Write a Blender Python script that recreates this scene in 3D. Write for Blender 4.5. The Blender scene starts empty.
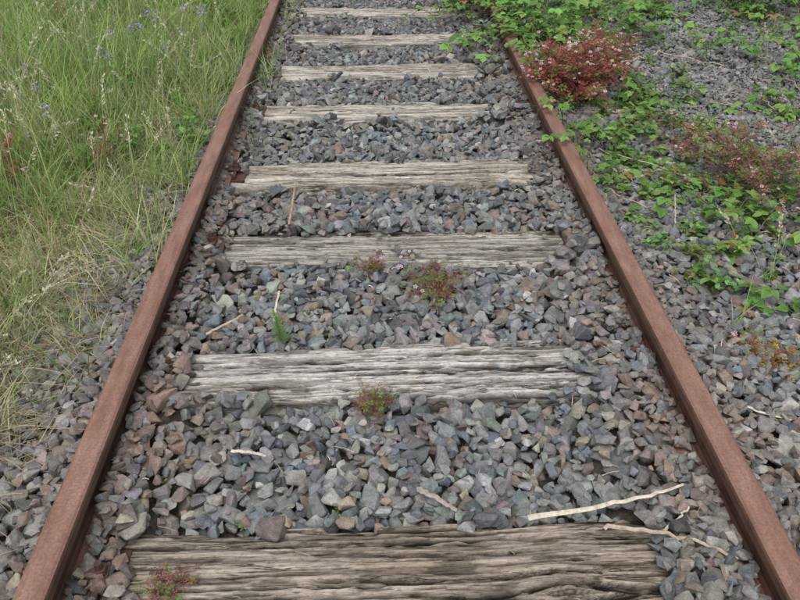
import bpy, bmesh, math, time
import numpy as np
from mathutils import Vector
T0=time.time()
rng=np.random.default_rng(7)
sc=bpy.context.scene
# ------------------------------------------------------------------ helpers
def hash2(ix,iy,seed):
    n=(ix.astype(np.int64)*374761393+iy.astype(np.int64)*668265263+seed*1442695041)&0xffffffff
    n=((n^(n>>13))*1274126177)&0xffffffff
    n=n^(n>>16)
    return (n&0xffffff)/float(0xffffff)
def vnoise(x,y,seed=0):
    x=np.asarray(x,float);y=np.asarray(y,float)
    x,y=np.broadcast_arrays(x,y)
    ix=np.floor(x);iy=np.floor(y);fx=x-ix;fy=y-iy
    fx=fx*fx*(3-2*fx);fy=fy*fy*(3-2*fy)
    a=hash2(ix,iy,seed);b=hash2(ix+1,iy,seed);c=hash2(ix,iy+1,seed);d=hash2(ix+1,iy+1,seed)
    return (a*(1-fx)+b*fx)*(1-fy)+(c*(1-fx)+d*fx)*fy
def fbm(x,y,seed=0,o=4):
    s=0;a=.5;t=0
    for i in range(o):
        s=s+a*vnoise(np.asarray(x)*2**i,np.asarray(y)*2**i,seed+i*17);t+=a;a*=.5
    return s/t
def sstep(a,b,x):
    t=np.clip((x-a)/(b-a),0,1);return t*t*(3-2*t)

class MB:
    def __init__(s): s.V=[];s.C=[];s.F={3:[],4:[]};s.n=0
    def add(s,V,faces,C):
        V=np.asarray(V,float).reshape(-1,3)
        C=np.asarray(C,float)
        if C.ndim==1: C=np.tile(C,(len(V),1))
        s.V.append(V);s.C.append(C)
        for f in faces:
            f=np.asarray(f,int)
            if len(f): s.F[f.shape[1]].append(f+s.n)
        s.n+=len(V)
    def build(s,name,mat,smooth=False):
        V=np.concatenate(s.V);C=np.concatenate(s.C)
        me=bpy.data.meshes.new(name)
        loops=[];starts=[];tot=0;npoly=0
        for k in (3,4):
            if s.F[k]:
                f=np.concatenate(s.F[k]);loops.append(f.ravel())
                starts.append(tot+np.arange(len(f))*k);tot+=f.size;npoly+=len(f)
        me.vertices.add(len(V));me.vertices.foreach_set('co',V.ravel().astype(np.float32))
        me.loops.add(tot);me.loops.foreach_set('vertex_index',np.concatenate(loops).astype(np.int32))
        me.polygons.add(npoly);me.polygons.foreach_set('loop_start',np.concatenate(starts).astype(np.int32))
        me.polygons.foreach_set('use_smooth',np.full(npoly,smooth))
        me.update(calc_edges=True)
        a=me.attributes.new('Col','FLOAT_COLOR','POINT')
        a.data.foreach_set('color',np.concatenate([C,np.ones((len(C),1))],1).ravel().astype(np.float32))
        me.materials.append(mat)
        ob=bpy.data.objects.new(name,me);sc.collection.objects.link(ob)
        return ob

def inst(mb,T,pos,Y,N,scale,col,shade=None):
    V,faces=T
    pos=np.atleast_2d(pos);n=len(pos)
    Y=np.atleast_2d(Y).astype(float);N=np.atleast_2d(N).astype(float)
    Y=Y/(np.linalg.norm(Y,axis=1,keepdims=True)+1e-9)
    X=np.cross(Y,N);X/=np.linalg.norm(X,axis=1,keepdims=True)+1e-9
    Z=np.cross(X,Y)
    scale=np.broadcast_to(np.asarray(scale,float),(n,))
    W=(V[None,:,0:1]*X[:,None]+V[None,:,1:2]*Y[:,None]+V[None,:,2:3]*Z[:,None])*scale[:,None,None]+pos[:,None]
    col=np.broadcast_to(np.asarray(col,float),(n,3))
    C=np.repeat(col[:,None],len(V),1)
    if shade is not None: C=C*shade[None,:,None]
    off=(np.arange(n)*len(V))[:,None,None]
    fs=[(np.asarray(f)[None]+off).reshape(-1,np.asarray(f).shape[1]) for f in faces if len(f)]
    mb.add(W.reshape(-1,3),fs,C.reshape(-1,3))

def tube(mb,P,r0,r1,col,k=4,flat=1.0,col2=None):
    P=np.asarray(P,float);n=len(P)
    d=np.gradient(P,axis=0);d/=np.linalg.norm(d,axis=1,keepdims=True)+1e-9
    up=np.array([0,0,1.]) if abs(d[0,2])<.9 else np.array([1.,0,0])
    A=np.cross(d,up);A/=np.linalg.norm(A,axis=1,keepdims=True)+1e-9
    B=np.cross(A,d)
    r=np.linspace(r0,r1,n)[:,None,None]
    an=np.arange(k)*2*np.pi/k
    V=P[:,None]+r*(np.cos(an)[None,:,None]*A[:,None]+flat*np.sin(an)[None,:,None]*B[:,None])
    i=np.arange(n-1)[:,None]*k;j=np.arange(k)[None];j2=(j+1)%k
    f=np.stack([i+j,i+j2,i+k+j2,i+k+j],-1).reshape(-1,4)
    if col2 is None: C=np.asarray(col)
    else:
        t=np.linspace(0,1,n)[:,None,None];C=(np.asarray(col)[None,None]*(1-t)+np.asarray(col2)[None,None]*t)
        C=np.broadcast_to(C,(n,k,3)).reshape(-1,3)
    mb.add(V.reshape(-1,3),[f],C)

# ------------------------------------------------------------------ materials
def newmat(name):
    m=bpy.data.materials.new(name);m.use_nodes=True
    nt=m.node_tree;nt.nodes.clear()
    return m,nt
def mixc(nt,fac,a,b,mode='MIX'):
    m=nt.nodes.new('ShaderNodeMix');m.data_type='RGBA';m.blend_type=mode
    for sock,v in ((0,fac),(6,a),(7,b)):
        if isinstance(v,(int,float)): m.inputs[sock].default_value=v
        elif isinstance(v,(tuple,list)): m.inputs[sock].default_value=(*v,1) if len(v)==3 else v
        else: nt.links.new(v,m.inputs[sock])
    return m.outputs[2]
def noise(nt,scale,detail=4,rough=.6,vec=None,sc3=None):
    n=nt.nodes.new('ShaderNodeTexNoise');n.inputs['Scale'].default_value=scale
    n.inputs['Detail'].default_value=detail;n.inputs['Roughness'].default_value=rough
    if vec is None:
        tc=nt.nodes.new('ShaderNodeTexCoord');vec=tc.outputs['Object']
    if sc3:
        mp=nt.nodes.new('ShaderNodeMapping');mp.inputs['Scale'].default_value=sc3
        nt.links.new(vec,mp.inputs['Vector']);vec=mp.outputs[0]
    nt.links.new(vec,n.inputs['Vector'])
    return n.outputs['Fac']
def ramp(nt,fac,stops):
    r=nt.nodes.new('ShaderNodeValToRGB');nt.links.new(fac,r.inputs[0])
    el=r.color_ramp.elements
    while len(el)<len(stops): el.new(.5)
    for e,(p,c) in zip(el,stops):
        e.position=p;e.color=(*c,1) if len(c)==3 else c
    return r.outputs[0]
def out(nt,sh):
    o=nt.nodes.new('ShaderNodeOutputMaterial');nt.links.new(sh,o.inputs[0])
def bsdf(nt,col,rough=.8,bumpfac=None,bs=.3,bd=.002,spec=.3):
    p=nt.nodes.new('ShaderNodeBsdfPrincipled')
    if isinstance(col,tuple): p.inputs['Base Color'].default_value=(*col,1)
    else: nt.links.new(col,p.inputs['Base Color'])
    p.inputs['Roughness'].default_value=rough
    p.inputs['Specular IOR Level'].default_value=spec
    if bumpfac is not None:
        b=nt.nodes.new('ShaderNodeBump');b.inputs['Strength'].default_value=bs;b.inputs['Distance'].default_value=bd
        nt.links.new(bumpfac,b.inputs['Height']);nt.links.new(b.outputs[0],p.inputs['Normal'])
    return p.outputs[0]
def attr(nt):
    a=nt.nodes.new('ShaderNodeAttribute');a.attribute_name='Col';return a.outputs['Color']

def mat_stone():
    m,nt=newmat('ballast_stone')
    n1=noise(nt,45,4,.65);n2=noise(nt,220,2,.7)
    c=mixc(nt,1.0,attr(nt),ramp(nt,n1,[(.3,(.66,.66,.66)),(.7,(1.32,1.31,1.29))]),'MULTIPLY')
    c=mixc(nt,1.0,c,ramp(nt,n2,[(.35,(.8,.8,.8)),(.7,(1.2,1.2,1.2))]),'MULTIPLY')
    n3=noise(nt,9,3,.6)
    f=ramp(nt,n3,[(.55,(0,0,0)),(.78,(.35,.35,.35))])
    c=mixc(nt,f,c,(.24,.185,.14))
    out(nt,bsdf(nt,c,.85,n2,.5,.0015,.25));return m
def mat_leaf(name,tr=.3,rough=.5):
    m,nt=newmat(name)
    c=attr(nt)
    p=bsdf(nt,c,rough,spec=.25)
    t=nt.nodes.new('ShaderNodeBsdfTranslucent');nt.links.new(c,t.inputs[0])
    mx=nt.nodes.new('ShaderNodeMixShader');mx.inputs[0].default_value=tr
    nt.links.new(p,mx.inputs[1]);nt.links.new(t.outputs[0],mx.inputs[2])
    out(nt,mx.outputs[0]);return m
def mat_wood():
    m,nt=newmat('weathered_wood')
    n1=noise(nt,1,5,.75,sc3=(10,260,60));n2=noise(nt,1,3,.7,sc3=(50,850,300));n3=noise(nt,1,4,.7,sc3=(55,110,90));n4=noise(nt,1,4,.65,sc3=(5,120,40))
    c=mixc(nt,1.0,attr(nt),ramp(nt,n1,[(.34,(.26,.24,.22)),(.43,(.88,.87,.86)),(.68,(1.22,1.22,1.22))]),'MULTIPLY')
    c=mixc(nt,1.0,c,ramp(nt,n2,[(.3,(.66,.65,.64)),(.65,(1.15,1.15,1.15))]),'MULTIPLY')
    c=mixc(nt,1.0,c,ramp(nt,n3,[(.32,(.60,.58,.56)),(.48,(1.0,1.0,1.0)),(.7,(1.15,1.15,1.14))]),'MULTIPLY')
    crack=ramp(nt,n4,[(.465,(1,1,1)),(.485,(.22,.2,.18)),(.50,(.22,.2,.18)),(.515,(1,1,1))])
    sel=noise(nt,1,2,.5,sc3=(3,30,10))
    cf=ramp(nt,sel,[(.5,(0,0,0)),(.6,(.85,.85,.85))])
    crk=mixc(nt,cf,(1,1,1),crack)
    c=mixc(nt,1.0,c,crk,'MULTIPLY')
    h=mixc(nt,.4,n1,n2)
    h=mixc(nt,.5,h,crk)
    out(nt,bsdf(nt,c,.9,h,.9,.007,.12));return m
def mat_rust():
    m,nt=newmat('rusted_steel')
    n1=noise(nt,1,5,.65,sc3=(40,7,40));n2=noise(nt,160,4,.7);n3=noise(nt,9,4,.6)
    c=ramp(nt,n1,[(.25,(.105,.056,.042)),(.5,(.17,.094,.072)),(.75,(.23,.138,.108))])
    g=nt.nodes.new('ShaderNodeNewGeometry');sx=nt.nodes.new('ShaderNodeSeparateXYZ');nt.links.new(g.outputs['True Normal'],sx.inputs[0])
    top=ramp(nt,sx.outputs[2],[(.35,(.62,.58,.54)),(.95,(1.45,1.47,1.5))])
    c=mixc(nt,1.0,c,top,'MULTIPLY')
    c=mixc(nt,1.0,c,ramp(nt,n2,[(.3,(.68,.66,.64)),(.7,(1.25,1.25,1.25))]),'MULTIPLY')
    c=mixc(nt,ramp(nt,n3,[(.48,(0,0,0)),(.72,(.55,.55,.55))]),c,(.20,.105,.06))
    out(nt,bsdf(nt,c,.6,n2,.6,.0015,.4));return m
def mat_rustdark():
    m,nt=newmat('rusted_iron_dark')
    n2=noise(nt,90,4,.7)
    c=ramp(nt,n2,[(.3,(.05,.032,.026)),(.7,(.13,.08,.062))])
    out(nt,bsdf(nt,c,.8,n2,.6,.002,.25));return m
def mat_vc(name,rough=.85,sc=80):
    m,nt=newmat(name)
    n1=noise(nt,sc,4,.6)
    c=mixc(nt,1.0,attr(nt),ramp(nt,n1,[(.3,(.65,.65,.65)),(.7,(1.25,1.25,1.25))]),'MULTIPLY')
    out(nt,bsdf(nt,c,rough,n1,.4,.002,.2));return m
def mat_ground():
    m,nt=newmat('soil_ground')
    n1=noise(nt,2.5,5,.6);n2=noise(nt,70,5,.7)
    c=mixc(nt,1.0,attr(nt),ramp(nt,n2,[(.3,(.5,.48,.45)),(.7,(1.5,1.45,1.4))]),'MULTIPLY')
    c=mixc(nt,1.0,c,ramp(nt,n1,[(.3,(.75,.75,.75)),(.7,(1.2,1.2,1.2))]),'MULTIPLY')
    out(nt,bsdf(nt,c,.95,n2,.8,.01,.1));return m
M_stone=mat_stone();M_wood=mat_wood();M_rust=mat_rust();M_rd=mat_rustdark();M_leaf=mat_leaf('leaf_foliage',.28);M_grass=mat_leaf('grass_blades',.35,.55)
M_twig=mat_vc('dead_wood');M_ground=mat_ground()

# ------------------------------------------------------------------ layout
SL=[-.97,-.32,.33,.975,1.65,2.36,2.97,3.68,4.31,4.95,5.62,6.27,6.9,7.55]
YE=np.array([0,.98,1.65,2.36,2.97,3.68,4.31,5,8])
LE=np.array([.60,.60,.575,.61,.63,.62,.58,.58,.58])
RE=np.array([.50,.53,.44,.60,.59,.54,.51,.50,.50])
X0,X1,Y0,Y1=-1.7,4.4,.25,7.6
def level(x,y):
    x=np.asarray(x,float);y=np.asarray(y,float)
    nz=fbm(x*3.1,y*3.1,3)-.5
    jag=(fbm(x*9,y*9,11,2)-.5)*.15
    s=-.018+.044*nz
    le=np.interp(y,YE,LE)+jag;re=np.interp(y,YE,RE)+jag
    rise=.056-.016*sstep(2.1,2.9,y)
    s=s+rise*np.where(x<0,sstep(-.03,.07,-x-le),sstep(-.03,.07,x-re))
    dmin=np.full(np.broadcast(x,y).shape,9.)
    for q in SL: dmin=np.minimum(dmin,np.abs(np.abs(y-q)-.125))
    sp=sstep(.50,.72,fbm(x*6.3+3,y*4.1,19,3))
    s=s+.045*sp*np.exp(-(dmin/.03)**2)*(np.abs(x)<.7)
    ax=np.abs(x)
    s=s+.012*np.exp(-((ax-.75)/.08)**2)
    bare=np.exp(-((y-2.97)/.16)**2)+.8*np.exp(-((y-3.68)/.16)**2)
    s=s-np.where(x>.85,rise*sstep(.85,1.1,ax)*(.15+.75*np.clip(bare,0,1)),0)
    return s
def gravelmask(x,y):
    lim=np.interp(y,[0,1.2,2.1,2.6,3.2,8],[-1.6,-1.35,-1.28,-1.15,-1.05,-1.0])+(fbm(x*4,y*4,31)-.5)*.25
    return x>lim
# ------------------------------------------------------------------ ballast pile
def hull_template(seed,npts,bev):
    r=np.random.default_rng(seed)
    p=r.normal(size=(npts,3));p/= (np.abs(p)**3.2).sum(1,keepdims=True)**(1/3.2)
    p*=r.uniform(.8,1.08,(npts,1))
    p*=np.array([1,r.uniform(.62,.95),r.uniform(.42,.8)])
    bm=bmesh.new()
    vs=[bm.verts.new(q) for q in p]
    res=bmesh.ops.convex_hull(bm,input=vs)
    kill=[e for e in set(res['geom_interior']+res['geom_unused']) if isinstance(e,bmesh.types.BMVert)]
    if kill: bmesh.ops.delete(bm,geom=kill,context='VERTS')
    bmesh.ops.dissolve_limit(bm,angle_limit=math.radians(14),verts=bm.verts,edges=bm.edges)
    if bev: bmesh.ops.bevel(bm,geom=list(bm.edges),offset=.045,segments=1,affect='EDGES',profile=.5)
    bmesh.ops.triangulate(bm,faces=bm.faces)
    bm.verts.ensure_lookup_table()
    V=np.array([v.co[:] for v in bm.verts]);F=np.array([[v.index for v in f.verts] for f in bm.faces])
    bm.free();V-=V.mean(0);return V,F
NT=40
TN=[hull_template(100+i,11+i%5,True) for i in range(NT)]
TF=[hull_template(100+i,11,False) for i in range(NT)]
RES=.006
gx=np.arange(X0,X1,RES);gy=np.arange(Y0,Y1,RES)
GX,GY=np.meshgrid(gx,gy,indexing='ij')
LV=level(GX,GY).astype(np.float32)
H=LV-.055
for s in SL:
    H=np.where((np.abs(GY-s)<.122)&(np.abs(GX)<1.3),np.maximum(H,0.0),H)
RB=np.abs(np.abs(GX)-.75)<.064
H=np.where(RB,np.maximum(H,.020),H)
H=H.astype(np.float32)
stones=[];disc={}
def run_pass(sp,rmu,tol,seed,xr=(X0,X1),keep=1.0):
    r=np.random.default_rng(seed)
    xs=np.arange(xr[0]+.05,xr[1]-.05,sp);ys=np.arange(Y0+.05,Y1-.05,sp)
    A,B=np.meshgrid(xs,ys);A=(A+r.uniform(-.5,.5,A.shape)*sp).ravel();B=(B+r.uniform(-.5,.5,B.shape)*sp).ravel()
    o=r.permutation(len(A));A=A[o];B=B[o]
    far=np.where(A>.85,sstep(.9,2.2,A)*.35,0)
    R=rmu*np.exp(r.normal(0,.30,len(A)))*(1-far)
    ok=(r.random(len(A))<keep)&(np.abs(np.abs(A)-.75)>.012+R*.75)&gravelmask(A,B)
    A=A[ok];B=B[ok];R=np.clip(R[ok],.008,.048)
    asp=r.uniform(.55,.85,len(A))
    for x,y,rr,a in zip(A.tolist(),B.tolist(),R.tolist(),asp.tolist()):
        ix=int((x-X0)/RES);iy=int((y-Y0)/RES);k=int(rr*.85/RES)+1
        if ix-k<0 or iy-k<0: continue
        h=H[ix-k:ix+k+1,iy-k:iy+k+1]
        if h.shape!=(2*k+1,2*k+1): continue
        rz=rr*a
        c=h.mean()*.75+h.max()*.25+rz*.42
        if c+rz*.8>LV[ix,iy]+tol: continue
        stones.append((x,y,c,rr))
        key=(k,round(rr,3))
        D=disc.get(key)
        if D is None:
            q=np.arange(-k,k+1)*RES;qq=(q[:,None]**2+q[None]**2)/(rr*rr*.72)
            D=(np.sqrt(np.clip(1-qq,0,1)),qq<1);disc[key]=D
        np.maximum(h,np.where(D[1],c+rz*.8*D[0],-9),out=h)
run_pass(.042,.031,.004,1)
run_pass(.037,.028,.010,2)
run_pass(.035,.024,.014,3)
run_pass(.030,.018,.016,4)
run_pass(.028,.014,.014,5,xr=(.8,X1),keep=.7)
run_pass(.022,.016,.018,6,xr=(-.92,-.58))
run_pass(.022,.016,.018,7,xr=(.58,.92))
print('stones',len(stones),time.time()-T0)
S=np.array(stones);n=len(S)
pal=np.array([[.205,.21,.212],[.145,.163,.178],[.262,.265,.26],[.12,.127,.134],[.24,.20,.165],[.19,.152,.14],[.18,.195,.178],[.35,.345,.325],[.155,.182,.212]])
pw=np.array([.28,.18,.16,.13,.08,.05,.06,.03,.05])
ci=rng.choice(len(pal),n,p=pw/pw.sum())
col=pal[ci]*np.exp(rng.normal(0,.17,(n,1)))*rng.normal(1,.03,(n,3))
dr=np.abs(np.abs(S[:,0])-.75)
ru=(1-sstep(.04,.34,dr))*(fbm(S[:,0]*3,S[:,1]*3,77)*1.15)*np.where(S[:,1]<3,.9,.45)
ru=np.clip(ru*rng.uniform(.0,1.25,n),0,.85)[:,None]
col=col*(1-ru)+np.array([.235,.165,.13])*ru*np.exp(rng.normal(0,.2,(n,1)))
fr=sstep(1.2,2.2,S[:,0])[:,None]*.5
col=col*(1-fr)+np.array([.265,.265,.255])*fr*np.exp(rng.normal(0,.15,(n,1)))
def rotmats(n,t):
    a=rng.uniform(0,2*np.pi,n);b=rng.normal(0,t,n);c=rng.normal(0,t,n)
    ca,sa,cb,sb,cc,s_=np.cos(a),np.sin(a),np.cos(b),np.sin(b),np.cos(c),np.sin(c)
    Z=np.zeros(n);O=np.ones(n)
    Rz=np.stack([ca,-sa,Z,sa,ca,Z,Z,Z,O],1).reshape(-1,3,3)
    Rx=np.stack([O,Z,Z,Z,cb,-sb,Z,sb,cb],1).reshape(-1,3,3)
    Ry=np.stack([cc,Z,s_,Z,O,Z,-s_,Z,cc],1).reshape(-1,3,3)
    return Rz@Rx@Ry
mb=MB()
ti=rng.integers(0,NT,n);near=S[:,1]<2.7
for i in range(NT):
    for nr,TT in ((True,TN),(False,TF)):
        m=(ti==i)&(near==nr)
        if not m.any(): continue
        V,F=TT[i];k=m.sum()
        R=rotmats(k,.45)
        W=np.einsum('nij,vj->nvi',R,V)*S[m,3][:,None,None]*1.14+S[m,:3][:,None]
        mb.add(W.reshape(-1,3),[(F[None]+(np.arange(k)*len(V))[:,None,None]).reshape(-1,3)],np.repeat(col[m],len(V),0))
mb.build('gravel_ballast',M_stone)
print('ballast built',time.time()-T0)

def ground_z(x,y):
    z=-.03+.03*(fbm(x*1.5,y*1.5,5)-.5)
    inner=level(x,y)-.05
    g=np.where(x<-.9,sstep(.9,1.25,-x),0)
    return inner*(1-g)+z*g+g*.045
def gz(x,y): return float(ground_z(np.array([x]),np.array([y]))[0])
# ------------------------------------------------------------------ ground sheet
def axis(lo,hi,step,far):
    a=list(np.arange(lo,hi,step));s=step;v=a[-1]
    while v<far: s*=1.35;v+=s;a.append(v)
    s=step;v=a[0];b=[]
    while v>-far: s*=1.35;v-=s;b.append(v)
    return np.array(b[::-1]+a)
ax_=axis(-4.5,5,.05,400);ay_=axis(-.5,9,.05,400)
AX,AY=np.meshgrid(ax_,ay_,indexing='ij')
Z=ground_z(AX,AY)
mb=MB();na,nb=AX.shape
i=np.arange(na-1)[:,None]*nb;j=np.arange(nb-1)[None]
F=np.stack([i+j,i+nb+j,i+nb+j+1,i+j+1],-1).reshape(-1,4)
gl=(sstep(.95,1.3,-AX))[...,None]
rt=sstep(2.6,4.2,AX+ (fbm(AX,AY,9)-.5))[...,None]
C=np.array([.10,.09,.078])*(1-gl)+np.array([.13,.125,.06])*gl
C=C*(1-rt)+np.array([.10,.12,.05])*rt
mb.add(np.stack([AX,AY,Z],-1).reshape(-1,3),[F],C.reshape(-1,3))
mb.build('ground',M_ground,True)

# ------------------------------------------------------------------ sleepers
def sleeper(yc,idx,tone,ztop=0.0,knot=None,yaw=0.0,nearres=False,ncr=46):
    r=np.random.default_rng(500+idx)
    w=.252+r.uniform(-.008,.008);L=2.56
    nx=int(L/(.006 if nearres else .012));dy=.0020 if nearres else .004
    ntop=int(w/dy);ns=12
    u=np.linspace(-L/2,L/2,nx)
    yo=np.concatenate([np.full(ns,-w/2),np.linspace(-w/2,w/2,ntop),np.full(ns,w/2)])
    zo=np.concatenate([np.linspace(-.13,-.006,ns),np.zeros(ntop),np.linspace(-.006,-.13,ns)])
    U,YO=np.meshgrid(u,yo,indexing='ij');ZO=np.broadcast_to(zo,U.shape).copy()
    top=np.zeros(len(yo),bool);top[ns:ns+ntop]=True;TOP=np.broadcast_to(top,U.shape)
    sd=idx*13
    yw=YO.copy()
    if knot:
        kx,ky,kr=knot
        dx=U-kx;d2=YO-ky
        yw=YO-np.sign(d2)*kr*np.exp(-(dx/(kr*2))**2)*np.exp(-np.abs(d2)/(kr*1.3))
    across=yw+ZO*1.0+.010*(fbm(U*1.1,yw*2,sd)-.5)*2+.0012*(fbm(U*9,yw*30,sd+3,2)-.5)*2
    depth=np.zeros(U.shape)
    fine=fbm(U*4.5,across*190,sd+1,3)
    med=fbm(U*1.8+3,across*70,sd+2,3)
    depth+=.0022*(fine-.5)*2+.0022*(med-.5)*2
    ndark=np.zeros(U.shape)
    for k in range(ncr):
        c0=r.uniform(-w/2,w/2);xc=r.uniform(-.75,.75);ln=r.uniform(.03,.28)*(2.2 if k<7 else 1);wd=r.uniform(.0008,.0022)*(2.2 if k<7 else 1);dp=r.uniform(.007,.024)
        path=c0+.010*(vnoise(U*3.0,np.full_like(U,k*7.),sd+5)-.5)+.004*(vnoise(U*22,np.full_like(U,k*7.),sd+7)-.5)
        env=1-sstep(ln*.6,ln,np.abs(U-xc))
        wloc=wd*(.3+env)*(.3+1.5*vnoise(U*30,np.full_like(U,k*3.),sd+6))
        g=np.exp(-np.abs((across-path)/wloc)**3)*env
        depth-=dp*g;ndark=np.maximum(ndark,g)
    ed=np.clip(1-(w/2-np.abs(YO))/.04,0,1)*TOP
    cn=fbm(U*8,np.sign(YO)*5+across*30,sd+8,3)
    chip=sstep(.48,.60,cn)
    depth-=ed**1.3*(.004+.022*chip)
    low=fbm(U*1.4,YO*5,sd+9,2)-.5
    plate=sstep(.545,.56,fbm(U*3.2,across*30,sd+12,3))
    pit=sstep(.62,.68,fbm(U*10,across*80,sd+14,3))
    ZO=ZO+np.where(TOP,depth+.010*low-.003*pit-.0045*plate,0)
    side=~TOP
    ZO[:,:ns]=np.minimum(ZO[:,:ns],ZO[:,ns:ns+1]-.001*np.arange(ns,0,-1)[None])
    ZO[:,ns+ntop:]=np.minimum(ZO[:,ns+ntop:],ZO[:,ns+ntop-1:ns+ntop]-.001*np.arange(1,ns+1)[None])
    YY=YO+np.where(side,np.sign(YO)*np.clip(depth*.6,-.01,.003),0)
    g2=np.clip(.68+(fine-.5)*1.5+(med-.5)*.9,0,1)[...,None]
    dark=np.array([.17,.158,.145]);lite=np.array([.60,.585,.56])
    C=(dark*(1-g2)+lite*g2)*np.array(tone)
    C=C*(1-.20*plate[...,None])
    blot=sstep(.50,.75,fbm(U*2.4,YO*8,sd+10,4))[...,None]*.5
    C=C*(1-blot)+C*np.array([.64,.59,.53])*blot
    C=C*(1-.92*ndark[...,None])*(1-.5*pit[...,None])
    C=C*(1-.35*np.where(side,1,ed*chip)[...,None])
    if knot:
        d=np.sqrt((U-kx)**2+(YO-ky)**2)
        ring=(.5+.5*np.sin(d*520+3*fbm(U*20,YO*20,4)))*np.exp(-(d/kr)**4)
        kk=(np.exp(-(d/kr)**4)*.35)[...,None]
        C=C*(1-kk)+np.array([.26,.21,.16])*kk
        C=C*(1-.5*ring[...,None]);ZO=ZO-.003*ring*TOP+.006*np.exp(-(d/(kr*.9))**2)*TOP
    st=(sstep(.62,.8,fbm(U*5,YO*14,sd+20,3))*.35)[...,None]
    C=C*(1-st)+np.array([.19,.17,.09])*st
    m=MB();a,b=U.shape
    i=np.arange(a-1)[:,None]*b;j=np.arange(b-1)[None]
    F=np.stack([i+j,i+b+j,i+b+j+1,i+j+1],-1).reshape(-1,4)
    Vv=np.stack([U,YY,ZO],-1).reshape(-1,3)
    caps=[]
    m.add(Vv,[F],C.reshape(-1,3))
    for row in (0,a-1):
        h=b//2;base=row*b
        q=[[base+t,base+t+1,base+b-2-t,base+b-1-t] for t in range(h-1)]
        caps+= q if row else [x[::-1] for x in q]
    m.F[4].append(np.array(caps))
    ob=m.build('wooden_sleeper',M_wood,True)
    ob.location=(0,yc,ztop);ob.rotation_euler=(r.normal(0,.008),r.normal(0,.003),yaw)
    return ob
tones={3:(.84,.755,.66),4:(1.18,1.18,1.19),5:(.86,.85,.81),6:(1.18,1.14,1.07),7:(1.12,1.09,1.02),8:(1.15,1.12,1.07)}
for k,yy in enumerate(SL):
    kn=(.335,-.065,.045) if k==3 else ((-.1,.05,.02) if k==6 else None)
    sleeper(yy,k,tones.get(k,(1.08,1.05,1.0)),ztop={5:-.014,4:.008,3:.003}.get(k,0.002),knot=kn,yaw={4:.012,6:.01,5:-.006}.get(k,rng.normal(0,.006)),nearres=(k in(3,4,5)),ncr={4:110,3:90,6:80,5:80}.get(k,50))
# ------------------------------------------------------------------ rails
def rail(x):
    prof=[(-.0625,.010),(-.0625,.017),(-.04,.022),(-.015,.030),(-.008,.042),(-.007,.094),(-.012,.102),(-.032,.108),(-.0335,.113),(-.0335,.132),(-.031,.138),(-.025,.1415),(-.012,.1428),(0,.143)]
    P=prof+[(-a,b) for a,b in prof[::-1][1:]]
    P=np.array(P)
    ys=np.concatenate([np.arange(-3,9,.1),np.arange(9,90,3)])
    n=len(P)
    V=np.zeros((len(ys),n,3));V[...,0]=P[None,:,0]+x;V[...,2]=P[None,:,1];V[...,1]=ys[:,None]
    wob=(.003*np.sin(ys*.9+x*3))*(ys<9);V[...,0]+=wob[:,None]
    i=np.arange(len(ys)-1)[:,None]*n;j=np.arange(n)[None];j2=(j+1)%n
    F=np.stack([i+j,i+j2,i+n+j2,i+n+j],-1).reshape(-1,4)
    m=MB();m.add(V.reshape(-1,3),[F],np.array([.2,.1,.08]))
    ob=m.build('steel_rail',M_rust,False)
    bm=bmesh.new();bm.from_mesh(ob.data);bmesh.ops.recalc_face_normals(bm,faces=bm.faces);bm.to_mesh(ob.data);bm.free()
    return ob
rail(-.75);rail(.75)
def fastening(x,y):
    bm=bmesh.new()
    def box(cx,cy,cz,sx,sy,sz,bev=.002):
        r=bmesh.ops.create_cube(bm,size=1);vs=r['verts']
        for v in vs: v.co=Vector((cx+v.co.x*sx,cy+v.co.y*sy,cz+v.co.z*sz))
        es=list({e for v in vs for e in v.link_edges})
        bmesh.ops.bevel(bm,geom=es,offset=bev,segments=1,affect='EDGES')
    box(0,0,.002,.235,.15,.0135)
    for s in (-1,1):
        box(s*.072,0,.018,.016,.14,.018)
        box(s*.066,0,.030,.050,.050,.009)
        r=bmesh.ops.create_cone(bm,cap_ends=True,segments=6,radius1=.016,radius2=.016,depth=.016)
        bmesh.ops.translate(bm,verts=r['verts'],vec=(s*.074,0,.0415))
        r=bmesh.ops.create_cone(bm,cap_ends=True,segments=10,radius1=.009,radius2=.008,depth=.018)
        bmesh.ops.translate(bm,verts=r['verts'],vec=(s*.074,0,.057))
    me=bpy.data.meshes.new('rail_fastening');bm.to_mesh(me);bm.free();me.materials.append(M_rd)
    ob=bpy.data.objects.new('rail_fastening',me);sc.collection.objects.link(ob);ob.location=(x,y,.0)
for yy in SL:
    for s in (-1,1): fastening(s*.75,yy)
print('track',time.time()-T0)
# ------------------------------------------------------------------ leaf templates
def leaf_tmpl(n=9,w=.40,ser=.07,fold=.22,droop=.25,power=.8):
    t=np.linspace(0,1,n);half=w*np.sin(np.pi*t**power)**.85
    half[0]=half[-1]=0.0
    sr=np.where(np.arange(n)%2==0,-ser,ser*.6);half=np.clip(half+sr*(t>.05)*(t<.98),0.004,1)
    z=-droop*t**2
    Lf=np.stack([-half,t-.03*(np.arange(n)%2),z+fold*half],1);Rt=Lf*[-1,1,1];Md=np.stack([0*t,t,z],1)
    V=np.concatenate([Lf,Md,Rt]);a=np.arange(n-1)
    F=np.concatenate([np.stack([a,a+n,a+n+1,a+1],1),np.stack([a+n,a+2*n,a+2*n+1,a+n+1],1)])
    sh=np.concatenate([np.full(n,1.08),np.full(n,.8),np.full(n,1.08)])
    return (V,[F]),sh
BR,BRs=leaf_tmpl(13,.40,.035,.25,.28)
OV,OVs=leaf_tmpl(7,.27,.0,.25,.25)
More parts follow.
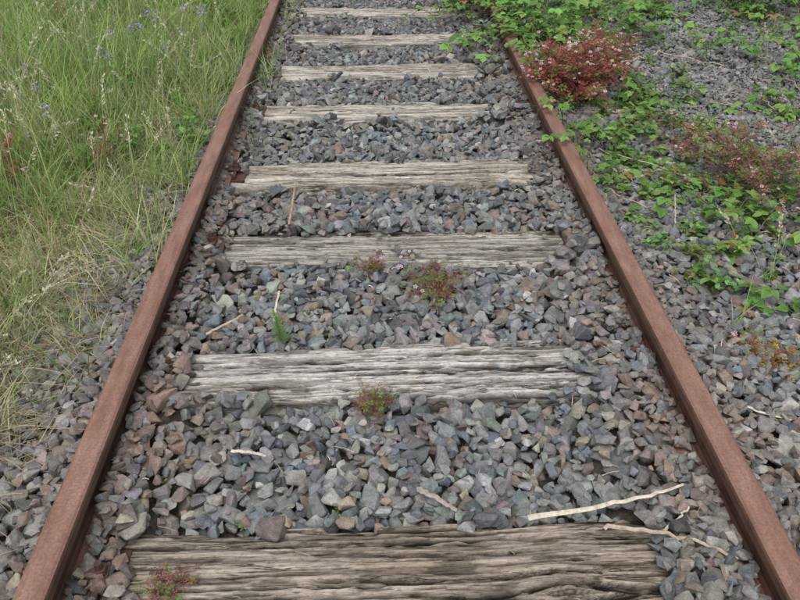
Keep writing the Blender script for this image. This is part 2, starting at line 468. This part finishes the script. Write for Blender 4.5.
LN,LNs=leaf_tmpl(6,.14,.0,.3,.35)
def herb_leaf():
    V=[];F=[]
    def dia(p,ang,l,w):
        d=np.array([math.sin(ang),math.cos(ang),0]);q=np.array([d[1],-d[0],0])
        k=len(V);z=np.array([0,0,.06*math.sin(k)])
        V.extend([p,p+d*l*.6-q*w+z,p+d*l,p+d*l*.6+q*w-z]);F.append([k,k+1,k+2,k+3])
    for a,L in ((-1.9,.55),(-.95,.85),(0,1.0),(.95,.85),(1.9,.55)):
        d=np.array([math.sin(a),math.cos(a),0])
        dia(np.zeros(3),a,L*.8,.045)
        for t in (.42,.66):
            for s in (-1,1): dia(d*L*t,a+s*.8,L*.34*(1.2-t*.5),.075)
        dia(d*L*.7,a,L*.33,.085)
    V=np.array(V);V[:,2]-=.25*(V[:,0]**2+V[:,1]**2)
    return (V,[np.array(F)])
HL=herb_leaf()
def flower_t():
    V=[];F=[]
    for k in range(5):
        a=k*2*math.pi/5;d=np.array([math.cos(a),math.sin(a),0]);q=np.array([-d[1],d[0],0]);b=len(V)
        V.extend([d*.1,d*.75-q*.36+[0,0,.15],d*1.05+[0,0,.1],d*.75+q*.36+[0,0,.15]]);F.append([b,b+1,b+2,b+3])
    return (np.array(V),[np.array(F)])
FL=flower_t()
SPK=(np.array([[0,0,0],[-.22,.5,.05],[0,1,0],[.22,.5,-.05]]),[np.array([[0,1,2,3]])])

def jit(c,s=.18,r=rng): return np.clip(np.array(c)*np.exp(r.normal(0,s))*r.normal(1,.06,3),0,1)
def rdir(r,tilt): 
    a=r.uniform(0,2*np.pi);return np.array([math.cos(a)*math.sin(tilt),math.sin(a)*math.sin(tilt),math.cos(tilt)])

def herb_robert(name,x,y,rad,h,ns,red=.6,fl=.5,seed=0,z0=None,ls=.028,green=(.17,.28,.07),redc=(.36,.095,.09),fs=1.0):
    r=np.random.default_rng(seed);m=MB();z0=(gz(x,y)+.03) if z0 is None else z0
    redc=np.array(redc);stem=np.array([.30,.11,.09])
    for k in range(ns):
        a=r.uniform(0,2*np.pi);R=rad*math.sqrt(r.uniform(.02,1))*r.uniform(.8,1.15);hh=h*(1-.5*(R/rad)**2)*r.uniform(.5,1.15)
        b=np.array([x,y,z0])+np.append(r.normal(0,rad*.12,2),0)
        tip=np.array([x+math.cos(a)*R,y+math.sin(a)*R,z0+hh])
        t=np.linspace(0,1,6)[:,None]
        P=b*(1-t)+tip*t;P[:,2]+=(hh*.35)*np.sin(np.pi*t[:,0])*.6;P[1:-1]+=r.normal(0,rad*.025,(4,3))
        P[:,2]=np.where(np.abs(P[:,0]-.75)<.06,np.maximum(P[:,2],.165),P[:,2]);tip=P[-1]
        tube(m,P,.0016,.0008,jit(stem,.2,r),3)
        nl=int(3+8*(h+rad))
        for q in range(nl+3):
            tt=r.uniform(.25,1);p=np.array([np.interp(tt,t[:,0],P[:,c]) for c in range(3)])
            d=rdir(r,r.uniform(.4,1.5));ln=r.uniform(.012,.045)*(.6+h*1.5);e=p+d*ln
            tube(m,np.array([p,(p+e)/2+[0,0,.003],e]),.0008,.0006,jit(stem,.2,r),3)
            c=jit(redc,.3,r) if r.random()<red else jit(green,.25,r)
            if r.random()<.35: c=.5*c+.5*jit((.36,.20,.12),.2,r)
            inst(m,HL,e,d+[0,0,-.2],rdir(r,r.uniform(0,.8)),ls*r.uniform(.6,1.3),c)
        if r.random()<fl:
            for q in range(r.integers(1,4)):
                e=tip+rdir(r,r.uniform(.1,.9))*r.uniform(.015,.05)
                tube(m,np.array([tip,e]),.0008,.0005,jit(stem,.2,r),3)
                inst(m,FL,e,rdir(r,1.4),rdir(r,.6),r.uniform(.006,.009)*fs,jit((.78,.50,.62),.12,r))
    return m.build(name,M_leaf)

def bramble(name,x,y,n,L,h,seed,size=.05,green=(.155,.31,.075),az=None,spread=.9,z0=None):
    r=np.random.default_rng(seed);m=MB();z0=gz(x,y) if z0 is None else z0
    for k in range(n):
        a=r.uniform(0,2*np.pi) if az is None else az+r.normal(0,spread)
        l=L*r.uniform(.35,1.1);hh=h*r.uniform(.4,1.15)
        t=np.linspace(0,1,9)
        base=np.array([x,y,0])+np.append(r.normal(0,.06,2),0)
        wig=np.cumsum(r.normal(0,.12,9))
        P=np.stack([base[0]+l*t*np.cos(a+wig*.3),base[1]+l*t*np.sin(a+wig*.3),z0+hh*np.sin(np.pi*np.clip(t*.8+.05,0,1))],1)
        mn=np.where(np.abs(P[:,0]-.75)<.07,.165,z0+.02)
        P[:,2]=np.maximum(P[:,2],mn)
        tube(m,P,.0028,.0012,jit((.2,.17,.08),.2,r),4)
        nl=max(4,int(l/.036))
        for q in range(nl):
            tt=(q+r.uniform(0,.8))/nl*.95+.05
            p=np.array([np.interp(tt,t,P[:,c]) for c in range(3)])
            sd=a+(1.2 if q%2 else -1.2)+r.normal(0,.5);d=np.array([math.cos(sd),math.sin(sd),r.uniform(.1,.9)]);d/=np.linalg.norm(d)
            e=p+d*r.uniform(.02,.055)
            tube(m,np.array([p,e]),.001,.0008,jit((.18,.24,.08),.2,r),3)
            s=size*r.uniform(.5,1.25);c=jit(green,.24,r)
            if r.random()<.25: c=.5*c+.5*np.array([.34,.46,.13])
            if r.random()<.03: c=jit((.36,.2,.1),.2,r)
            nrm=rdir(r,r.uniform(0,.7))
            dh=d*[1,1,.15]
            side=np.cross(nrm,dh);side/=np.linalg.norm(side)+1e-9
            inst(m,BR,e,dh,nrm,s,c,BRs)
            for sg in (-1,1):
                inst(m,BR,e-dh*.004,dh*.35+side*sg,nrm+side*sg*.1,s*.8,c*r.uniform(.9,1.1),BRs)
    return m.build(name,M_leaf,True)

def weed(name,spots,seed,h=.09,size=.03,green=(.17,.32,.08),T=None,red=0):
    r=np.random.default_rng(seed);m=MB();T=T or (OV,OVs)
    for (x,y,sc_) in spots:
        z0=gz(x,y)+.03
        gg=np.array(green)*r.uniform(.7,1.25)*np.array([r.uniform(.8,1.4),1,r.uniform(.8,1.3)])
        for k in range(int(3+5*sc_)):
            hh=h*sc_*r.uniform(.5,1.1);d=rdir(r,r.uniform(0,.8));b=np.array([x,y,z0])+np.append(r.normal(0,.02*sc_,2),0)
            t=np.linspace(0,1,5)[:,None];P=b+d*hh*t+np.array([0,0,.15*hh])*np.sin(np.pi*t)
            tube(m,P,.0014,.0008,jit((.18,.24,.08),.2,r),3)
            for q in range(6):
                p=P[min(4,1+q//2)];dd=rdir(r,r.uniform(.8,1.5))
                c=jit(gg,.22,r)
                if r.random()<red: c=jit((.3,.11,.08),.2,r)
                inst(m,T[0],p,dd,rdir(r,r.uniform(0,.6)),size*sc_*r.uniform(.6,1.2),c,T[1])
    return m.build(name,M_leaf,True)

# ------------------------------------------------------------------ grass
def blades(mb,bx,by,bz,h,az,bend,w,c0,c1,seg=5,r=rng):
    n=len(bx);t=np.linspace(0,1,seg+1)[None]
    la=h[:,None]*bend[:,None]*t**1.8
    z=h[:,None]*(t-.32*bend[:,None]*t**2)*np.where(bend[:,None]>1.1,(1.15-.6*t),1)
    px=bx[:,None]+np.cos(az)[:,None]*la;py=by[:,None]+np.sin(az)[:,None]*la;pz=bz[:,None]+z
    tw=az+np.pi/2+r.normal(0,.9,n)
    ww=(w[:,None]*np.array([.8,1,1,.8,.55,.08]) if seg==5 else w[:,None]*(1-t**2*.95))/2
    ox=np.cos(tw)[:,None]*ww;oy=np.sin(tw)[:,None]*ww
    A=np.stack([px-ox,py-oy,pz],-1);B=np.stack([px+ox,py+oy,pz],-1)
    V=np.stack([A,B],2).reshape(n,-1,3)
    k=np.arange(seg)*2;f=np.stack([k,k+1,k+3,k+2],1)
    F=(f[None]+(np.arange(n)*V.shape[1])[:,None,None]).reshape(-1,4)
    tt=np.repeat(t[0],2)[None,:,None]
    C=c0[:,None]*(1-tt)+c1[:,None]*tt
    mb.add(V.reshape(-1,3),[F],C.reshape(-1,3))
GREENS=np.array([[.29,.47,.12],[.37,.53,.15],[.23,.41,.10],[.42,.54,.21],[.48,.51,.28]])
def tufts(mb,cx,cy,nb,hm,spr=.035,dry=0.1,seed=1,wid=.0034,bend=(.15,.8)):
    r=np.random.default_rng(seed);n=len(cx)*nb;k=np.repeat(np.arange(len(cx)),nb)
    bx=cx[k]+r.normal(0,spr,n);by=cy[k]+r.normal(0,spr,n)
    m_=np.abs(np.abs(bx)-.75)<.045;bx=np.where(m_,bx+np.sign(bx)*.09,bx)
    bz=ground_z(bx,by)-.01
    th=(hm if np.ndim(hm) else np.full(len(cx),hm))*r.uniform(.7,1.2,len(cx))
    h=th[k]*r.uniform(.45,1.15,n)
    taz=r.uniform(0,2*np.pi,len(cx))
    az=np.where(r.random(n)<.6,r.uniform(0,2*np.pi,n),taz[k]+r.normal(0,.6,n))
    be=r.uniform(bend[0],bend[1],n)
    g=GREENS[r.integers(0,5,len(cx))][k]*np.exp(r.normal(0,.2,(n,1)))*r.normal(1,.05,(n,3))
    dr=np.broadcast_to(dry,(len(cx),)) if np.ndim(dry)==0 else dry
    isd=(r.random(n)<dr[k])[:,None]
    straw=np.array([.56,.47,.31])*np.exp(r.normal(0,.2,(n,1)))
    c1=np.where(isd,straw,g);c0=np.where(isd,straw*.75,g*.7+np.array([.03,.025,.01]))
    blades(mb,bx,by,bz,h,az,be,wid*r.uniform(.6,1.3,n),c0,c1,5,r)
r=np.random.default_rng(3)
N=2700
cx=r.uniform(-4.2,-.83,N);cy=r.uniform(.9,7.6,N)
EY=[0,1.0,1.4,1.9,2.3,2.8,9];EX=[-1.5,-1.20,-1.06,-.97,-.89,-.85,-.85]
ok=(cx<np.interp(cy,EY,EX)+.05*r.normal(size=N))&(fbm(cx*2.2,cy*2.2,41)>.30);cx=cx[ok];cy=cy[ok]
hm=.14+.21*sstep(.0,.9,-.86-cx)+.09*sstep(2,4,cy)
dry=np.clip(.45-.38*sstep(1.6,2.8,cy)+.35*(fbm(cx*1.7,cy*1.7,43)-.45),.04,.8)
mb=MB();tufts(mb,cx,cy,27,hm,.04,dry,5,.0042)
ex=r.uniform(-.98,-.84,90);ey=r.uniform(2.0,6.5,90);tufts(mb,ex,ey,16,r.uniform(.16,.30,90),.03,.12,15,.004,(.2,1.0))
ex=r.uniform(-1.2,-.92,26);ey=r.uniform(1.3,2.1,26);tufts(mb,ex,ey,10,r.uniform(.10,.2,26),.03,.2,16,.0035,(.2,1.0))
N=9000;lx=r.uniform(-4,-.85,N);ly=r.uniform(1.0,8,N);lz=ground_z(lx,ly)-.01
ok=lx<np.interp(ly,EY,EX);lx,ly,lz=lx[ok],ly[ok],lz[ok];N=len(lx)
g=GREENS[r.integers(0,5,N)]*np.exp(r.normal(0,.2,(N,1)))
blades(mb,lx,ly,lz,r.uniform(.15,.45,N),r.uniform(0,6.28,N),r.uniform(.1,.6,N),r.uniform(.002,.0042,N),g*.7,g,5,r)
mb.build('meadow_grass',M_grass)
mb=MB();N=10000
lx=-.90-np.abs(r.normal(0,.5,N));ly=r.uniform(.9,5.5,N);ok=(lx+.10<np.interp(ly,EY,EX)+.1*r.normal(size=N));
ok|=(r.random(N)<.08);lx,ly=lx[ok],ly[ok];N=len(lx)
st=np.array([.60,.51,.36])*np.exp(r.normal(0,.25,(N,1)))*r.normal(1,.04,(N,3))
blades(mb,lx,ly,ground_z(lx,ly)+r.uniform(.02,.08,N),r.uniform(.02,.10,N),r.uniform(0,6.28,N),r.uniform(1.2,3.5,N),r.uniform(.0015,.0035,N),st,st*.9,5,r)
K=190;kx=r.uniform(-1.6,-.98,K);ky=r.uniform(1.1,2.4,K);o2=kx<np.interp(ky,EY,EX)+.05;kx,ky=kx[o2],ky[o2]
tufts(mb,kx,ky,24,.15,.03,.88,77,.003,(.5,2.2))
mb.build('dry_grass',M_grass)
mb=MB();r=np.random.default_rng(12)
def seedstem(x,y,h,az,lean,c=(.72,.67,.53)):
    z0=gz(x,y);t=np.linspace(0,1,9)
    P=np.stack([x+math.cos(az)*h*lean*t**2.2,y+math.sin(az)*h*lean*t**2.2,z0+h*(t-.25*lean*t**3)],1)
    tube(mb,P,.0015,.0007,(.36,.43,.18),3,col2=(.58,.54,.36))
    n=26;tt=r.uniform(.72,1,n);p=np.stack([np.interp(tt,t,P[:,k]) for k in range(3)],1)
    d=np.stack([rdir(r,r.uniform(.2,.9)) for _ in range(n)])+np.array([math.cos(az),math.sin(az),-.2])*.7
    p=p+d*.006*r.uniform(0,2,(n,1))
    inst(mb,SPK,p,d,np.stack([rdir(r,1.2) for _ in range(n)]),r.uniform(.008,.016,n),np.array(c)*np.exp(r.normal(0,.15,(n,1))))
for k in range(250):
    x=-.95-abs(r.normal(0,.8));y=r.uniform(1.9,7)
    seedstem(x,y,r.uniform(.35,.66)*(.7 if x>-1.2 else 1),r.uniform(0,6.28),r.uniform(.1,.9))
for k in range(22): seedstem(r.uniform(-1.5,-1.05),r.uniform(1.3,2.3),r.uniform(.18,.32),r.uniform(-1,1.2),r.uniform(.3,.9))
for (x,y,h) in [(1.28,2.1,.26),(1.33,2.15,.3),(1.22,2.2,.22),(1.5,2.3,.3),(1.9,3.2,.3),(2.2,4.2,.3),(1.6,3.4,.25),(1.4,1.95,.24),(1.18,2.6,.25),(1.7,2.9,.3),(1.35,2.9,.28),(1.24,2.0,.3),(1.3,1.8,.25)]:
    seedstem(x,y,h,r.uniform(0,6),r.uniform(.2,.5))
mb.build('grass_seed_heads',M_grass)
mb=MB();r=np.random.default_rng(21)
pts=[(-.66,3.2,.12),(-.68,3.5,.16),(-.64,3.9,.2),(-.66,4.15,.24),(-.65,4.5,.2),(-.67,4.9,.22),(-.64,5.3,.2),(-.63,5.8,.22),(-.66,6.3,.22),(-.6,2.75,.10),(-.84,2.0,.08),(-.86,2.3,.12),(-.85,2.7,.15),
(.62,5.2,.14),(.6,5.9,.18),(.64,6.5,.18),(1.25,2.05,.2),(1.35,2.2,.18),(.67,1.08,.07),(.66,1.42,.05),(1.1,3.1,.12),(1.6,3.2,.12),(.66,2.45,.07)]
pts+=[(-.66+r.normal(0,.02),r.uniform(3.3,7),r.uniform(.12,.28)) for _ in range(26)]
pts+=[(r.uniform(1.0,4),r.uniform(1.7,7.5),r.uniform(.08,.22)) for _ in range(130)]
P=np.array(pts);tufts(mb,P[:,0],P[:,1],13,P[:,2],.022,.22,9,.003)
P=np.array([(r.uniform(2.5,4.4),r.uniform(3.4,7.6),r.uniform(.12,.28)) for _ in range(300)]);tufts(mb,P[:,0],P[:,1],18,P[:,2],.04,.12,10)
mb.build('grass_tufts',M_grass)

# ------------------------------------------------------------------ plants
lowc=dict(redc=(.24,.12,.105))
herb_robert('moss_patch',.96,3.78,.31,.33,105,.66,.9,1,ls=.027,fs=1.2)
herb_robert('moss_patch',1.18,4.05,.24,.30,45,.45,.8,19,ls=.027,fs=1.2)
herb_robert('moss_patch',1.50,2.75,.36,.27,60,.34,.6,2,ls=.024,redc=(.32,.16,.15))
herb_robert('moss_patch',1.72,2.35,.30,.24,40,.4,.6,22,ls=.024,redc=(.32,.16,.15))
herb_robert('moss_patch',1.35,3.15,.2,.16,18,.5,.5,23,ls=.022,redc=(.32,.16,.15))
herb_robert('moss_patch',.13,2.06,.14,.065,34,.45,.15,3,ls=.014,z0=.0,**lowc)
herb_robert('moss_patch',-.09,2.20,.08,.04,16,.6,.1,4,ls=.012,z0=.0,**lowc)
herb_robert('moss_patch',-.09,1.50,.08,.045,20,.35,.03,5,ls=.012,z0=.0,**lowc)
herb_robert('moss_patch',-.53,.94,.07,.025,12,.7,.06,6,ls=.012,z0=.01,**lowc)
herb_robert('moss_patch',-1.55,2.75,.16,.28,12,.6,.9,7,ls=.018)
herb_robert('moss_patch',-1.25,1.75,.12,.16,6,.5,.9,8,ls=.016)
herb_robert('moss_patch',-1.2,2.9,.12,.26,6,.3,1,9,ls=.018)
herb_robert('moss_patch',1.07,1.64,.13,.03,54,.4,.03,11,ls=.014,z0=.01,green=(.36,.42,.10))  # herb mesh standing in for a low yellow-green and red moss patch
herb_robert('moss_patch',-1.9,4.6,.2,.35,16,.3,.8,13,ls=.022)
B=[(.93,4.15,12,.36,.22,.05),(.91,4.5,14,.40,.24,.055),(.90,4.9,14,.44,.26,.055),(.90,5.4,15,.5,.28,.055),(.88,5.9,14,.5,.28,.055),(.92,6.5,14,.55,.28,.055),
(1.35,4.7,13,.5,.22,.055),(1.5,5.5,13,.6,.22,.055),(1.4,6.3,12,.6,.24,.055),(1.35,3.7,10,.35,.14,.045),(.96,3.35,9,.24,.14,.04),(.94,3.05,10,.22,.13,.038),(.93,2.75,8,.18,.11,.035),(1.2,3.0,8,.25,.10,.038),(1.15,2.65,7,.22,.10,.038),(.93,2.45,4,.12,.08,.03),
(2.55,5.5,16,.7,.25,.06),(3.2,5.0,16,.7,.25,.06),(2.9,6.5,16,.8,.3,.06),(3.5,6.2,14,.8,.3,.06),(2.0,3.6,9,.35,.15,.045),(2.5,4.3,10,.4,.16,.05),(2.0,5.3,9,.5,.18,.05),(2.7,3.6,9,.4,.16,.05),
(1.32,2.32,8,.28,.14,.042),(1.10,1.95,5,.2,.09,.04),(1.4,1.9,6,.25,.12,.04),(.58,4.75,5,.18,.13,.04),(.58,5.2,8,.24,.18,.045),(.56,5.7,9,.28,.2,.05),(.56,6.2,9,.3,.2,.05),(2.2,2.7,9,.35,.18,.05),(1.75,2.0,8,.3,.15,.045),(1.9,4.6,5,.35,.14,.045)]
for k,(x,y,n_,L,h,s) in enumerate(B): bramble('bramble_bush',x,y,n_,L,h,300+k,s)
r=np.random.default_rng(55)
sp=[(r.uniform(.90,1.6),r.uniform(1.9,4.3),r.uniform(.6,1.2)) for _ in range(75)]+[(r.uniform(1.1,3.6),r.uniform(1.5,7),r.uniform(.4,1.2)) for _ in range(120)]
sp+=[(r.uniform(.88,1.3),r.uniform(3.4,7),1.3) for _ in range(28)]
weed('leafy_weeds',sp,61,.10,.028,red=.06)
sp=[(-.17,1.17,.5),(-.41,1.14,.5),(-.3,.92,.4),(.66,1.70,.6),(.62,1.62,.4),(.55,2.0,.35),(-.62,1.25,.35),(.49,1.85,.3),(-.55,1.9,.3),(.3,2.45,.4),(.65,2.5,.5),(-.2,1.3,.25),(.12,1.25,.25),(-.62,2.5,.5),(.66,1.3,.35),(1.0,1.4,.5),(1.05,2.2,.5)]
weed('seedling_weeds',sp,62,.05,.022,green=(.19,.33,.09),red=.12)
sp=[(r.uniform(-3,-1.0),r.uniform(2.4,7),r.uniform(.8,1.6)) for _ in range(80)]+[(r.uniform(-1.15,-.86),r.uniform(3.0,6.5),r.uniform(.7,1.2)) for _ in range(30)]
weed('leafy_weeds',sp,63,.16,.030,green=(.17,.31,.08),red=.04)
def horsetail(x,y,h,seed):
    r=np.random.default_rng(seed);m=MB();z0=gz(x,y)+.03;t=np.linspace(0,1,8)
    P=np.stack([x-.012*t**2,y-.02*t,z0+h*t],1);tube(m,P,.0016,.0008,(.24,.40,.12),4)
    for q in range(18):
        tt=.08+.9*q/18;p=np.array([np.interp(tt,t,P[:,c]) for c in range(3)])
        for k in range(10):
            a=k*.63+q;ln=.034*(1.1-tt)*r.uniform(.7,1.1);d=np.array([math.cos(a),math.sin(a),.9])
            e=p+d*ln;tube(m,np.array([p,p+d*ln*.5+[0,0,-.001],e]),.0011,.0005,jit((.27,.46,.15),.15,r),3)
    m.build('horsetail_plant',M_leaf)
horsetail(-.372,1.82,.16,1)
def vetch(x,y,h,seed,n=8):
    r=np.random.default_rng(seed);m=MB();z0=gz(x,y)
    for k in range(n):
        tip=np.array([x+r.normal(0,.09),y+r.normal(0,.1),z0+h*r.uniform(.75,1.1)]);b=np.array([x,y,z0])+np.append(r.normal(0,.03,2),0)
        t=np.linspace(0,1,7)[:,None];P=b*(1-t)+tip*t;P[1:-1]+=r.normal(0,.01,(5,3));tube(m,P,.0015,.001,(.2,.3,.1),3)
        for q in range(16):
            p=P[r.integers(1,7)];inst(m,LN,p,rdir(r,1.2),rdir(r,.4),.03*r.uniform(.6,1.2),jit((.18,.34,.09),.2,r),LNs)
        for q in range(18):
            p=tip+np.array([r.normal(0,.007),r.normal(0,.007),r.uniform(-.01,.045)]);inst(m,OV,p,rdir(r,1.5),rdir(r,.5),.013*r.uniform(.7,1.2),jit((.40,.30,.60),.2,r),OVs)
    m.build('purple_vetch_plant',M_leaf)
vetch(-1.10,3.9,.40,1);vetch(-1.25,3.7,.38,2,5);vetch(-1.45,2.9,.38,3,3)

# ------------------------------------------------------------------ sticks, splinters, dead leaves
def stick(name,P,r0,r1,col,flat=1,k=6,wig=.004,seed=0):
    r=np.random.default_rng(seed);P=np.array(P,float)
    t=np.linspace(0,len(P)-1,16);Q=np.stack([np.interp(t,np.arange(len(P)),P[:,c]) for c in range(3)],1)
    Q+=r.normal(0,wig,Q.shape)*[1,1,.5]
    m=MB();tube(m,Q,r0,r1,col,k,flat);m.build(name,M_twig)
W1=(.64,.57,.46);W2=(.50,.42,.32)
stick('wood_splinter',[(.27,1.085,.032),(.42,1.10,.044),(.56,1.125,.054),(.65,1.15,.060)],.008,.003,W1,.35,6,.002,1)
stick('dead_branch',[(.44,1.055,.03),(.52,1.035,.046),(.61,1.00,.058),(.70,.94,.065)],.0055,.0035,W2,1,6,.003,2)
stick('dead_branch',[(.55,1.03,.03),(.60,1.05,.05),(.64,1.08,.06)],.004,.002,W1,1,5,.002,3)
stick('dead_branch',[(-.45,1.33,.02),(-.40,1.32,.025),(-.36,1.31,.02)],.005,.003,W1,.5,5,.001,4)
stick('bark_piece',[(.02,1.19,.02),(.06,1.16,.028),(.11,1.125,.02)],.008,.005,(.38,.32,.29),.5,5,.002,5)
stick('dead_branch',[(-.41,2.52,-.0),(-.40,2.62,.04),(-.39,2.70,.09)],.006,.004,(.38,.27,.18),1,6,.001,6)
stick('dead_branch',[(-.395,1.86,.03),(-.395,1.92,.045),(-.39,2.0,.05)],.004,.003,W1,.5,5,.001,7)
stick('dead_branch',[(-.60,1.82,.02),(-.54,1.86,.03),(-.50,1.90,.03)],.005,.003,(.5,.4,.3),.5,5,.001,8)
stick('dead_branch',[(1.05,2.35,.0),(1.04,2.38,.10),(1.03,2.40,.17)],.0035,.002,W1,1,5,.001,9)
stick('dead_branch',[(.86,2.75,.03),(.98,2.55,.05),(1.12,2.42,.03)],.0035,.002,W2,1,5,.008,10)
stick('dead_branch',[(.95,3.1,.03),(1.2,2.85,.05),(1.35,2.7,.03)],.003,.002,W2,1,5,.008,11)
stick('dead_branch',[(-1.2,2.05,.03),(-1.0,2.15,.06),(-.88,2.2,.05)],.0025,.0015,W1,1,5,.005,12)
stick('dead_branch',[(1.35,4.3,.03),(1.65,4.4,.06),(1.95,4.2,.05)],.005,.003,W2,1,5,.014,13)
stick('wood_splinter',[(.90,1.45,.03),(.97,1.40,.035),(1.03,1.38,.03)],.006,.002,W1,.4,5,.002,14)
r=np.random.default_rng(99)
for k in range(12):
    x=r.uniform(1.0,2.6);y=r.uniform(1.8,5);a=r.uniform(0,6.28);l=r.uniform(.1,.3);z=float(level(x,y))+.03
    stick('dead_branch',[(x,y,z),(x+math.cos(a)*l*.5,y+math.sin(a)*l*.5,z+.03),(x+math.cos(a)*l,y+math.sin(a)*l,z+.01)],.0028,.0015,(.42,.34,.26),1,4,.007,200+k)
m=MB();r=np.random.default_rng(88);N=420
x=r.uniform(-.66,2.4,N);y=r.uniform(.75,5.5,N);x=np.where(np.abs(x-.75)<.08,x+.16,x)
for a,b in zip(x,y):
    z=float(level(a,b))+.022;an=r.uniform(0,6.28);l=r.uniform(.012,.055)
    d=np.array([math.cos(an),math.sin(an),r.normal(0,.15)])*l
    p=np.array([a,b,max(z,.012)]);tube(m,np.array([p,p+d*.5+[0,0,.004],p+d]),.0012,.0007,jit((.50,.42,.30),.25,r),3)
m.build('straw_litter',M_twig)
m=MB();N=90
for k in range(N):
    a=r.uniform(-.66,2.0);b=r.uniform(.85,4)
    if abs(a-.75)<.08: a+=.2
    z=max(float(level(a,b))+.025,.015)
    inst(m,OV if k%2 else BR,np.array([a,b,z]),rdir(r,1.5),rdir(r,.5),r.uniform(.010,.024),jit((.33,.22,.15) if r.random()<.7 else (.5,.42,.32),.25,r))
for (a,b) in [(.64,.97),(.66,.93),(.60,.955),(.88,1.5)]:
    inst(m,BR,np.array([a,b,.055]),rdir(r,1.4),rdir(r,.7),.04,jit((.5,.4,.3),.15,r))
m.build('dead_leaf_litter',M_leaf)

# ------------------------------------------------------------------ light
w=bpy.data.worlds.new('World');sc.world=w;w.use_nodes=True;nt=w.node_tree
bg=nt.nodes['Background'];sky=nt.nodes.new('ShaderNodeTexSky');sky.sky_type='NISHITA';sky.sun_disc=False
EL,AZ=math.radians(66),math.radians(200)
sky.sun_elevation=EL;sky.sun_rotation=AZ;sky.air_density=1.0;sky.dust_density=4.0;sky.ozone_density=.6
hs=nt.nodes.new('ShaderNodeHueSaturation');hs.inputs['Saturation'].default_value=.3
nt.links.new(sky.outputs[0],hs.inputs['Color']);nt.links.new(hs.outputs[0],bg.inputs[0]);bg.inputs[1].default_value=.15
ld=bpy.data.lights.new('sun','SUN');ld.energy=1.5;ld.angle=math.radians(55);ld.color=(1,.97,.93)
lo=bpy.data.objects.new('sun',ld);sc.collection.objects.link(lo)
sv=Vector((math.cos(EL)*math.sin(AZ),math.cos(EL)*math.cos(AZ),math.sin(EL)))
lo.rotation_euler=sv.to_track_quat('Z','Y').to_euler()
# ------------------------------------------------------------------ camera
cd=bpy.data.cameras.new('camera');cd.lens=740/800*36;cd.sensor_width=36;cd.clip_end=2000;cd.clip_start=.05
co=bpy.data.objects.new('camera',cd);sc.collection.objects.link(co)
co.location=(-.063,0,1.442);co.rotation_euler=(math.radians(90-35.7),0,math.radians(-1.95))
sc.camera=co
sc.view_settings.view_transform='Standard';sc.view_settings.look='None';sc.view_settings.exposure=0
print('done',time.time()-T0)
